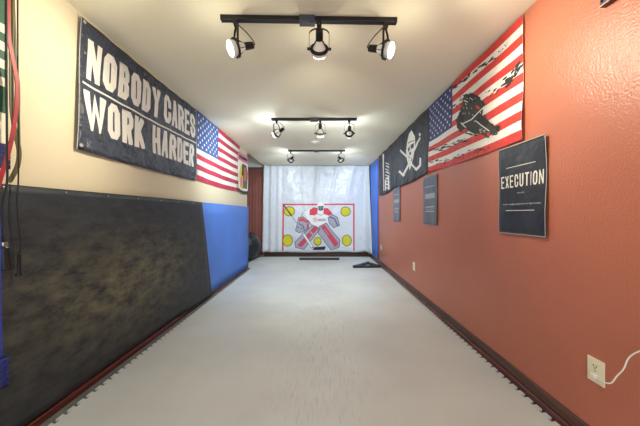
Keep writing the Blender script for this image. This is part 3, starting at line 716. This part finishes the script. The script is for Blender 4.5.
# ------------------------------------------------------------------ track lights
def lamp(root, x, aim, kind, pan):
    """gimbal lamp under the rail at local x; aim in room axes; pan = direction of the pivot axis in plan (degrees)"""
    P = Vector((x, 0, -.208)); ax = Vector((cos(radians(pan)), sin(radians(pan)), 0)); aim = Vector(aim)
    aim = (aim - ax * aim.dot(ax)).normalized() if abs(aim.dot(ax)) < .98 else aim
    bm = NB(); box(bm, (x - .016, -.016, -.056), (x + .016, .016, -.030), bev=.003); sweep(bm, [(x, 0, -.056), (x, 0, -.070)], circ(.012, 12)); head = obj('lamp_head', bm, M['blackmetal'], root)
    # yoke: long band loop open at the pivots
    wv = .066; top = -.072; pts = []
    for k in range(0, 13):
        a = pi*k/12; pts.append(P + ax*(wv*cos(a)) + Vector((0, 0, (top - P.z) - wv*.55 + wv*.55*sin(a))))
    pts = [P + ax*wv - Vector((0, 0, .012))] + pts + [P - ax*wv - Vector((0, 0, .012))]
    nrm = ax.cross(Vector((0, 0, 1)))
    bm = NB(); sweep(bm, pts, rect(.014, .003), side=nrm); obj('yoke', bm, M['bronze'], head)
    # gimbal ring
    rot = aim.to_track_quat('Z', 'Y').to_matrix().to_4x4(); T = Matrix.Translation(P) @ rot; TB = T @ Matrix.Translation((0, 0, .016))
    bm = NB(); n = 32
    sweep(bm, [T @ Vector((.0575*cos(2*pi*k/n), .0575*sin(2*pi*k/n), 0)) for k in range(n)], rect(.004, .016), side=None, closed=True) if False else lathe(bm, [(.056, -.007), (.061, -.007), (.061, .007), (.056, .007), (.056, -.007)], T, n)
    up = rot @ Vector((1, 0, 0)); 
    obj('gimbal_ring', bm, M['blackmetal'], head)
    for s in (1, -1):
        bm = NB(); sweep(bm, [P + ax*(s*.058), P + ax*(s*.080)], circ(.009, 12)); obj('pivot_knob', bm, M['blackmetal'], head)
    # struts from ring to socket
    for k in range(3):
        bm = NB(); a = k*2*pi/3 + pi/2; sweep(bm, [T @ Vector((.057*cos(a), .057*sin(a), -.006)), T @ Vector((.050*cos(a), .050*sin(a), -.030)), T @ Vector((.024*cos(a), .024*sin(a), -.060))], rect(.008, .0025))
        obj('bracket', bm, M['blackmetal'], head)
    # bulb
    bm = NB(); lathe(bm, [(.020, -.078), (.024, -.070), (.030, -.052), (.040, -.030), (.0495, -.006), (.0505, .012), (.0495, .020)], TB, 28); obj('bulb', bm, M['bulbglass'], head, smooth=True)
    bm = NB(); lathe(bm, [(.049, .0202), (.045, .027), (.028, .034), (0, .037)], TB, 28); obj('bulb_lens', bm, M['lens'][kind], head, smooth=True)
    bm = NB(); lathe(bm, [(.019, -.140), (.022, -.137), (.024, -.10), (.024, -.076), (.020, -.074)], TB, 20); obj('socket', bm, M['blackmetal'], head)
    s0 = TB @ Vector((0, 0, -.139)); bm = NB()
    back = (T.to_3x3() @ Vector((0, 0, -1)))
    sweep(bm, smoothline([s0, s0 + back*.012 + Vector((0, 0, .012)), (s0 + Vector((x, 0, -.06)))*.5 + back*.018 + Vector((0, 0, .014)), Vector((x, 0, -.062)) + back*.02, Vector((x, 0, -.052))]), circ(.0032, 8)); obj('cord', bm, M['blackmetal'], head, smooth=True)
    ld = bpy.data.lights.new('lamp_beam', 'SPOT'); ld.energy = SPOT_W[kind]; ld.spot_size = radians(118); ld.spot_blend = 1.0; ld.shadow_soft_size = .05; ld.color = WARM[kind]
    lo = bpy.data.objects.new('lamp_beam', ld); COL.objects.link(lo); lo.parent = head
    lo.matrix_local = Matrix.Translation(P + aim*.070) @ (-aim).to_track_quat('Z', 'Y').to_matrix().to_4x4()
    pd = bpy.data.lights.new('lamp_glow', 'POINT'); pd.energy = GLOW_W[kind]; pd.shadow_soft_size = .02; pd.color = WARM[kind]
    po = bpy.data.objects.new('lamp_glow', pd); COL.objects.link(po); po.parent = head; po.location = P + aim*.095
def track(cx, y, yaw, box_x, lamps, kind, label):
    root = empty('track_light', (cx, y, CZ), label, 'track light', 'track lights on the ceiling'); root.rotation_euler = (0, 0, radians(yaw))
    bm = NB(); box(bm, (-.572, -.018, -.032), (.572, .018, 0), bev=.003); r = obj('rail', bm, M['blackmetal'], root)
    for s in (-1, 1):
        bm = NB(); box(bm, (s*.572, -.019, -.033), (s*.583, .019, 0), bev=.003); obj('end_cap', bm, M['blackmetal'], r)
    bm = NB(); box(bm, (box_x - .052, -.03, -.042), (box_x + .052, .03, -.0005), bev=.004); obj('power_feed', bm, M['grayblack'], root)
    for x, aim, pan in lamps: lamp(root, x, aim, kind, pan)
track(-.077, 1.76, 1.2, -.015, [(-.485, (-.84, -.42, -.42), 116), (.065, (.0, .90, -.44), 0), (.51, (.84, -.45, -.36), 62)], 'near', 'nearest black ceiling track light with three lamp heads')
track(-.095, 3.61, 0, .0, [(-.51, (-.86, .3, -.40), 65), (.085, (.0, .45, -.9), 0), (.48, (-.05, .9, -.42), -4)], 'mid', 'middle black ceiling track light with three lamp heads')
track(-.09, 5.41, 0, .0, [(-.53, (-.42, .85, -.35), 25), (.50, (.42, .85, -.35), -25)], 'far', 'farthest black ceiling track light with two lamp heads near the tarp')

# ------------------------------------------------------------------ bands and ropes at the left edge
HK = Vector((LW, 1.30, 2.28))
root = empty('wall_hook_rack', (LW, 1.24, 2.405), 'dark hook rail on the left wall just above the view, holding bands and ropes', 'hook rack')
bm = NB(); box(bm, (0, -.12, -.025), (.018, .12, .025), bev=.003); obj('rail_board', bm, M['framewood'], root)
for i in range(5):
    y = -.10 + i*.05
    bm = NB(); sweep(bm, smoothline([(.018, y, 0), (.05, y, -.012), (.075, y, -.006), (.082, y, .016)]), circ(.005, 8)); obj('hook', bm, M['blackmetal'], root)
def band(name, px, off, wpx, t, m, label, cat, side=(0, 1, 0)):
    pts = smoothline([LP(x, y, off) for x, y in px]); o = pts[0].copy()
    bm = NB(); sweep(bm, [p - o for p in pts], rect(wpx, t), side=side); ob = obj(name, bm, m, loc=o); tag(ob, label, cat); return ob
# olive loop band: one closed loop
pts = [(12, -38), (11.5, 20), (11.5, 60), (12, 105), (15, 132), (19, 150), (17.5, 166), (11, 179), (8.5, 181.5)]
o = LP(12, -38, .05); bm = NB()
sweep(bm, [p - o for p in smoothline([LP(x, y, .050) for x, y in pts])], rect(.020, .004), side=(0, 1, 0))
sweep(bm, [p - o for p in smoothline([LP(x, y, .044) for x, y in [(12, -38), (15, 30), (16, 62), (19, 86), (19, 120), (19.5, 146)]])], rect(.007, .004), side=(0, 1, 0))
tag(obj('resistance_band', bm, M['oliveband'], loc=o), 'olive brown loop resistance band hanging at the left edge', 'resistance band')
band('resistance_band', [(7.5, -38), (8, 10), (9, 38), (13, 60), (17, 82), (16.5, 105), (13, 132), (7.5, 156), (1, 177), (-6, 200)], .086, .017, .004, M['redband'], 'red resistance band slanting across the other straps at the left edge', 'resistance band')
# patterned ribbon with a woven block at its end
o = LP(3, -38, .035); root = empty('lanyard', o, 'green and white patterned strap with navy woven end at far left', 'strap')
bm = NB(); P0 = LP(3, -38, .035); P1 = LP(3, 122, .035); n = 18
for i in range(n):
    a = P0.lerp(P1, i/n) - o; b = P0.lerp(P1, (i+1)/n) - o
    sweep(bm, [a, b], rect(.030, .003), side=(0, 1, 0), mi=i % 2 if i % 5 else 0)
obj('ribbon', bm, [M['greenrib'], M['ivory']], root)
bm = NB(); sweep(bm, [LP(3.2, 122, .035) - o, LP(3.2, 146, .035) - o], rect(.016, .004), side=(0, 1, 0)); obj('buckle_tab', bm, M['ivory'], root)
bm = NB(); a, b = LP(4, 144, .035) - o, LP(4, 169, .035) - o
for i in range(5): sweep(bm, [a.lerp(b, i/5), a.lerp(b, (i + .9)/5)], rect(.042, .014), side=(0, 1, 0))
obj('woven_end', bm, M['navyweave'], root)
# black rope with thick handle
def rope(name, px, off, r, m, hp, label, grip, prof, knob=None):
    o = LP(*px[0], off); root = empty(name, o, label, 'jump rope', 'ropes hanging on the left wall')
    bm = NB(); sweep(bm, [p - o for p in smoothline([LP(x, y, off) for x, y in px])], circ(r, 8)); obj('cord', bm, m, root, smooth=True)
    a = LP(*px[-1], off) - o; d = (LP(*hp, off) - LP(*px[-1], off)); L = d.length
    T = Matrix.Translation(a) @ d.to_track_quat('Z', 'Y').to_matrix().to_4x4()
    bm = NB(); lathe(bm, [(rr, zz*L) for rr, zz in prof], T, 16); obj('handle', bm, grip, root, smooth=False)
    return root, T, L
r0 = rope('jump_rope', [(6, -38), (6.5, 60), (7, 150), (7, 182), (2.5, 204), (1.5, 232), (4, 243)], .118, .0042, M['rubber'], (6.5, 270), 'black rope with thick black handle against the black sheet', M['rubber'],
     [(0, 0), (.009, 0), (.012, .10), (.019, .18), (.022, .5), (.026, .94), (.025, 1), (0, 1)])
r_, T, L = r0
bm = NB(); lathe(bm, [(0, -.004), (.0115, -.004), (.0125, .004), (.0125, L*.10), (.010, L*.12), (0, L*.12)], T, 16); obj('collar', bm, M['steel'], r_)
r_, T, L = rope('jump_rope', [(17.5, -38), (18, 90), (18.5, 172), (17, 205), (20, 235), (21, 247), (19.3, 254)], .070, .0030, M['rubber'], (19, 276), 'thin black rope with slim black handle right of the thicker one', M['rubber'],
     [(0, 0), (.006, 0), (.0075, .05), (.0075, .86), (.013, .88), (.013, .97), (.007, 1), (0, 1)])
r_, T, L = rope('jump_rope', [(-8, -38), (-7, 120), (-3, 185), (-1, 215), (.3, 250), (.2, 300), (1.5, 338), (1.5, 358)], .140, .0030, M['bluecord'], (.8, 386), 'bright blue rope with ribbed blue handle at bottom left', M['bluegrip'],
     [(0, 0), (.020, 0), (.024, .04), (.024, .14), (.021, .16), (.021, .22), (.025, .24), (.025, .36), (.021, .38), (.021, .44), (.025, .46), (.025, .58), (.021, .60), (.021, .66), (.025, .68), (.025, .80), (.022, .82), (.022, .97), (.018, 1), (0, 1)])
bm = NB(); lathe(bm, [(0, L*.995), (.023, L*.995), (.025, L*1.03), (.020, L*1.10), (0, L*1.11)], T, 16); obj('end_cap', bm, M['rubber'], r_)
